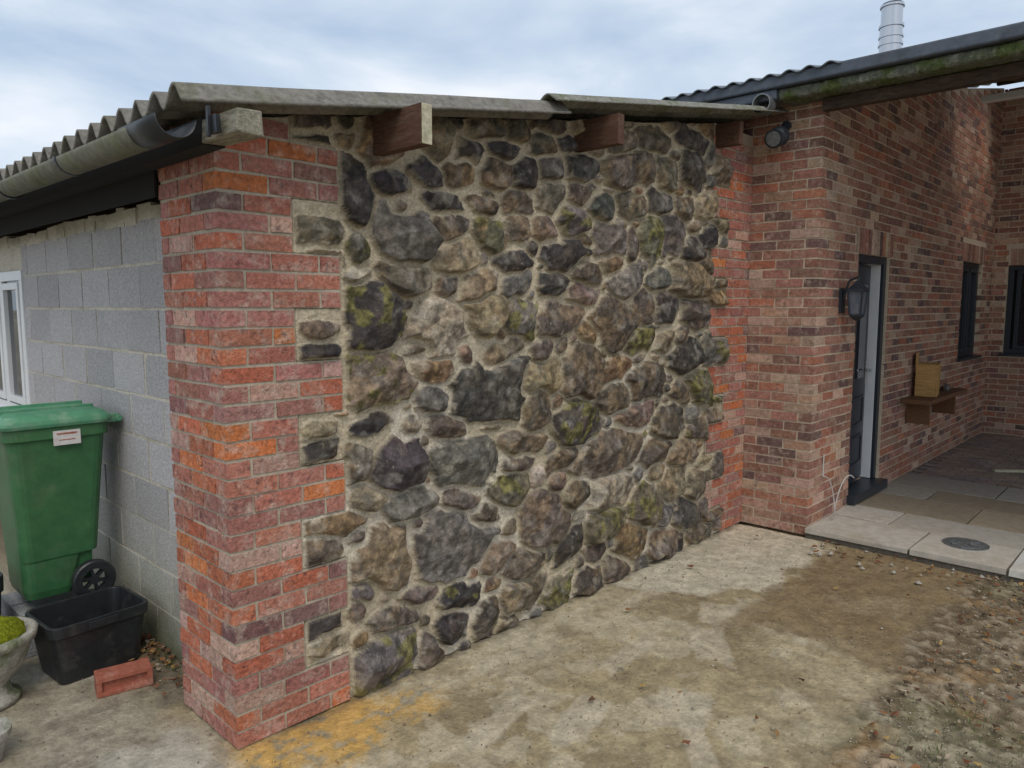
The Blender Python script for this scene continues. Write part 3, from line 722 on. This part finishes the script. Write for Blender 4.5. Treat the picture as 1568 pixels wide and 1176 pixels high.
# ------------------------------------------------------------------ wheelie bin etc
BZ = .225
mb = MB(); mb.box(.92, 1.26, 4.33, 4.545, 0, .215, (.3,.3,.3), .003); mb.box(.92, 1.26, 4.56, 4.775, 0, .215, (.3,.3,.3), .003)
mb.build('concrete_blocks', M['block'])
bin_ = empty('wheelie_bin'); cy = 4.52
mb = MB()
L = []
for z, x0, x1, hy, r in ((.06,.955,1.17,.175,.04), (.10,.945,1.19,.185,.05), (.26,.94,1.225,.19,.05), (.27,.94,1.30,.195,.05), (.60,.92,1.33,.212,.055), (.90,.90,1.36,.228,.06), (.905,.885,1.375,.243,.06), (.965,.885,1.375,.243,.06)):
    L.append(rrect((x0+x1)/2, cy, BZ+z, (x1-x0)/2, hy, r))
mb.loft(L)
for yy in (cy-.17, cy+.13): mb.box(1.16, 1.27, yy, yy+.04, BZ+.09, BZ+.27)
mb.build('body', M['green'], bin_, smooth=False, bevel=.004)
mb = MB(); L = []
for z, gx_, hy, r in ((.966,.0,.255,.06), (.985,.012,.262,.06), (1.005,.008,.258,.06), (1.03,-.02,.235,.07), (1.042,-.06,.19,.08)):
    L.append(rrect(1.125, cy, BZ+z, .255+gx_, hy, r))
mb.loft(L)
mb.box(.90, 1.34, cy-.10, cy-.085, BZ+1.035, BZ+1.055); mb.box(.90, 1.34, cy+.085, cy+.10, BZ+1.035, BZ+1.055)
for yy in (cy-.2, cy+.15): mb.box(1.36, 1.435, yy, yy+.05, BZ+.955, BZ+1.0)
mb.cyl((1.43, cy-.215, BZ+.975), (1.43, cy+.215, BZ+.975), .017)
mb.box(.84, .875, cy-.06, cy+.06, BZ+.97, BZ+.995)
mb.build('lid', M['greenlid'], bin_, bevel=.004)
mb = MB()
for yy in (cy-.245, cy+.195):
    c = (1.255, BZ+.115)
    L = []
    for (o, r) in ((0, .062), (0, .098), (.006, .106), (.044, .106), (.05, .098), (.05, .062)):
        L.append([(c[0]+r*math.cos(t*math.pi/16), yy+o, c[1]+r*math.sin(t*math.pi/16)) for t in range(32)])
    L.append(L[0]); mb.loft(L, False, False)
    mb.cyl((c[0], yy+.005, c[1]), (c[0], yy+.045, c[1]), .024)
    for a in range(6):
        mb.box(.02, .066, .01, .04, -.007, .007, mtx=Matrix.Translation((c[0], yy, c[1])) @ Matrix.Rotation(a*math.pi/3+.3, 4, 'Y'))
mb.cyl((1.255, cy-.22, BZ+.115), (1.255, cy+.22, BZ+.115), .012)
mb.build('wheels', M['black'], bin_)
mb = MB(); mb.box(1.10, 1.225, cy-.252, cy-.2445, BZ+.87, BZ+.945)
mb.cur = 1; mb.box(1.115, 1.21, cy-.2535, cy-.2522, BZ+.925, BZ+.934); mb.box(1.125, 1.20, cy-.2535, cy-.2522, BZ+.895, BZ+.899)
mb.build('label', [M['label'], M['terracotta']], bin_)
def tub(name, cx, cy_, z0, h_, hx, hy, tp, mtr, rot=0):
    b_ = MB(); L = [rrect(0, 0, 0, hx*tp, hy*tp, .04), rrect(0, 0, h_*.8, hx*.97, hy*.97, .05), rrect(0, 0, h_*.82, hx*1.03, hy*1.03, .05), rrect(0, 0, h_, hx*1.04, hy*1.04, .05),
                    rrect(0, 0, h_, hx*.96, hy*.96, .045), rrect(0, 0, .012, hx*tp*.96, hy*tp*.96, .035)]
    b_.loft(L); b_.box(-.07, .07, -hy*1.09, -hy*1.035, h_*.84, h_*.97); b_.box(-.07, .07, hy*1.035, hy*1.09, h_*.84, h_*.97)
    o = b_.build(name, mtr, bevel=.003); o.location = (cx, cy_, z0); o.rotation_euler = (0, 0, rot); return o
tub('recycling_box', 1.14, 4.03, 0, .30, .225, .18, .83, M['black'], R(4))
tub('recycling_box', .70, 4.52, 0, .46, .15, .2, .85, M['black'], R(2))
mb = MB(); L = []
ux, uy = .69, 3.95
for z, r in ((0,.12), (.03,.125), (.05,.09), (.09,.08), (.12,.10), (.18,.15), (.25,.175), (.28,.175), (.29,.20), (.325,.205), (.33,.18), (.30,.155)):
    L.append([(ux+r*math.cos(t*math.pi/16)*(1+.02*(t % 2)), uy+r*math.sin(t*math.pi/16)*(1+.02*(t % 2)), z) for t in range(32)])
mb.loft(L)
mb.cur = 1; L = []
for z, r in ((.305,.155), (.345,.15), (.37,.10), (.38,.02)):
    L.append([(ux+r*math.cos(t*math.pi/16)*random.uniform(.9, 1.05), uy+r*math.sin(t*math.pi/16)*random.uniform(.9, 1.05), z+random.uniform(-.008, .012)) for t in range(32)])
mb.loft(L, False, True)
mb.build('plant_pot', [M['stonepot'], M['moss']], smooth=True)
mb = MB(); L = []
for z, r in ((0,.07), (.10,.095), (.101,.107), (.13,.11), (.131,.09), (.11,.085)):
    L.append([(.56+r*math.cos(t*math.pi/12), 3.44+r*math.sin(t*math.pi/12), z) for t in range(24)])
mb.loft(L); mb.build('plant_pot', [M['stonepot']])
bm = bmesh.new()
me = bpy.data.meshes.new('loose_brick')
xs_ = [-.1075, -.085, .085, .1075]; zs_ = [0, .022, .08, .1025]
def q4(a, b, c, d): bm.faces.new([bm.verts.new(p) for p in (a, b, c, d)])
for i in range(3):
    for j in range(3):
        hole = i == 1 and j == 1
        for yy, dy in ((-.0325, .012), (.0325, -.012)):
            y_ = yy+(dy if hole else 0)
            q4((xs_[i], y_, zs_[j]), (xs_[i+1], y_, zs_[j]), (xs_[i+1], y_, zs_[j+1]), (xs_[i], y_, zs_[j+1]))
            if hole:
                for a, b in (((xs_[i], zs_[j]), (xs_[i+1], zs_[j])), ((xs_[i], zs_[j+1]), (xs_[i+1], zs_[j+1])), ((xs_[i], zs_[j]), (xs_[i], zs_[j+1])), ((xs_[i+1], zs_[j]), (xs_[i+1], zs_[j+1]))):
                    q4((a[0], yy, a[1]), (b[0], yy, b[1]), (b[0], y_, b[1]), (a[0], y_, a[1]))
for z in (0, .1025): q4((-.1075, -.0325, z), (.1075, -.0325, z), (.1075, .0325, z), (-.1075, .0325, z))
for x in (-.1075, .1075): q4((x, -.0325, 0), (x, .0325, 0), (x, .0325, .1025), (x, -.0325, .1025))
bmesh.ops.remove_doubles(bm, verts=bm.verts, dist=1e-5); bmesh.ops.recalc_face_normals(bm, faces=bm.faces); bm.to_mesh(me); bm.free()
me.materials.append(M['terracotta']); o = bpy.data.objects.new('loose_brick', me); scene.collection.objects.link(o)
bv = o.modifiers.new('b', 'BEVEL'); bv.width = .003
o.location = (1.17, 3.66, 0); o.rotation_euler = (0, 0, R(-12)); o.scale = (1.1, 1.8, .85)

# ------------------------------------------------------------------ world + sun
wd = bpy.data.worlds.new('World'); scene.world = wd; wd.use_nodes = True
n = wd.node_tree.nodes; l = wd.node_tree.links
for q in list(n): n.remove(q)
out = n.new('ShaderNodeOutputWorld'); b1 = n.new('ShaderNodeBackground'); b2 = n.new('ShaderNodeBackground'); mx = n.new('ShaderNodeMixShader')
sky = n.new('ShaderNodeTexSky'); sky.sky_type = 'NISHITA'; sky.sun_disc = False; sky.sun_elevation = R(52); sky.sun_rotation = R(215)
b1.inputs['Strength'].default_value = .12; l.new(sky.outputs[0], b1.inputs['Color'])
tc = n.new('ShaderNodeTexCoord'); mp = n.new('ShaderNodeMapping'); mp.inputs['Scale'].default_value = (1, 1, 2.6); mp.inputs['Location'].default_value = (3.1, 1.7, .4)
l.new(tc.outputs['Generated'], mp.inputs['Vector'])
nz_ = n.new('ShaderNodeTexNoise'); nz_.inputs['Scale'].default_value = 3.2; nz_.inputs['Detail'].default_value = 5; nz_.inputs['Roughness'].default_value = .5; nz_.inputs['Distortion'].default_value = .3
l.new(mp.outputs[0], nz_.inputs['Vector'])
cr = n.new('ShaderNodeValToRGB'); cr.color_ramp.elements[0].position = .35; cr.color_ramp.elements[0].color = (.43,.54,.69,1)
cr.color_ramp.elements[1].position = .66; cr.color_ramp.elements[1].color = (.84,.87,.92,1)
e_ = cr.color_ramp.elements.new(.5); e_.color = (.59,.68,.79,1)
l.new(nz_.outputs['Fac'], cr.inputs[0]); l.new(cr.outputs[0], b2.inputs['Color']); b2.inputs['Strength'].default_value = 1.18
mx.inputs[0].default_value = .88; l.new(b1.outputs[0], mx.inputs[1]); l.new(b2.outputs[0], mx.inputs[2]); l.new(mx.outputs[0], out.inputs[0])
sd = bpy.data.lights.new('sun', 'SUN'); sd.energy = 1.5; sd.angle = R(28); sd.color = (1, .93, .84)
so = bpy.data.objects.new('sun', sd); scene.collection.objects.link(so)
el, az = R(52), R(215)
dirv = Vector((math.sin(az)*math.cos(el), math.cos(az)*math.cos(el), math.sin(el)))
so.rotation_euler = dirv.to_track_quat('Z', 'Y').to_euler()

# ------------------------------------------------------------------ camera
cd = bpy.data.cameras.new('camera'); cd.lens = 36*FPX/1568; cd.sensor_width = 36; cd.clip_end = 1000; cd.clip_start = .05
co = bpy.data.objects.new('camera', cd); scene.collection.objects.link(co); co.location = (0, 0, H)
co.rotation_euler = Vector((FX*cp, FY*cp, -sp)).to_track_quat('-Z', 'Y').to_euler()
scene.camera = co
scene.view_settings.view_transform = 'Standard'; scene.view_settings.look = 'None'; scene.view_settings.exposure = 0
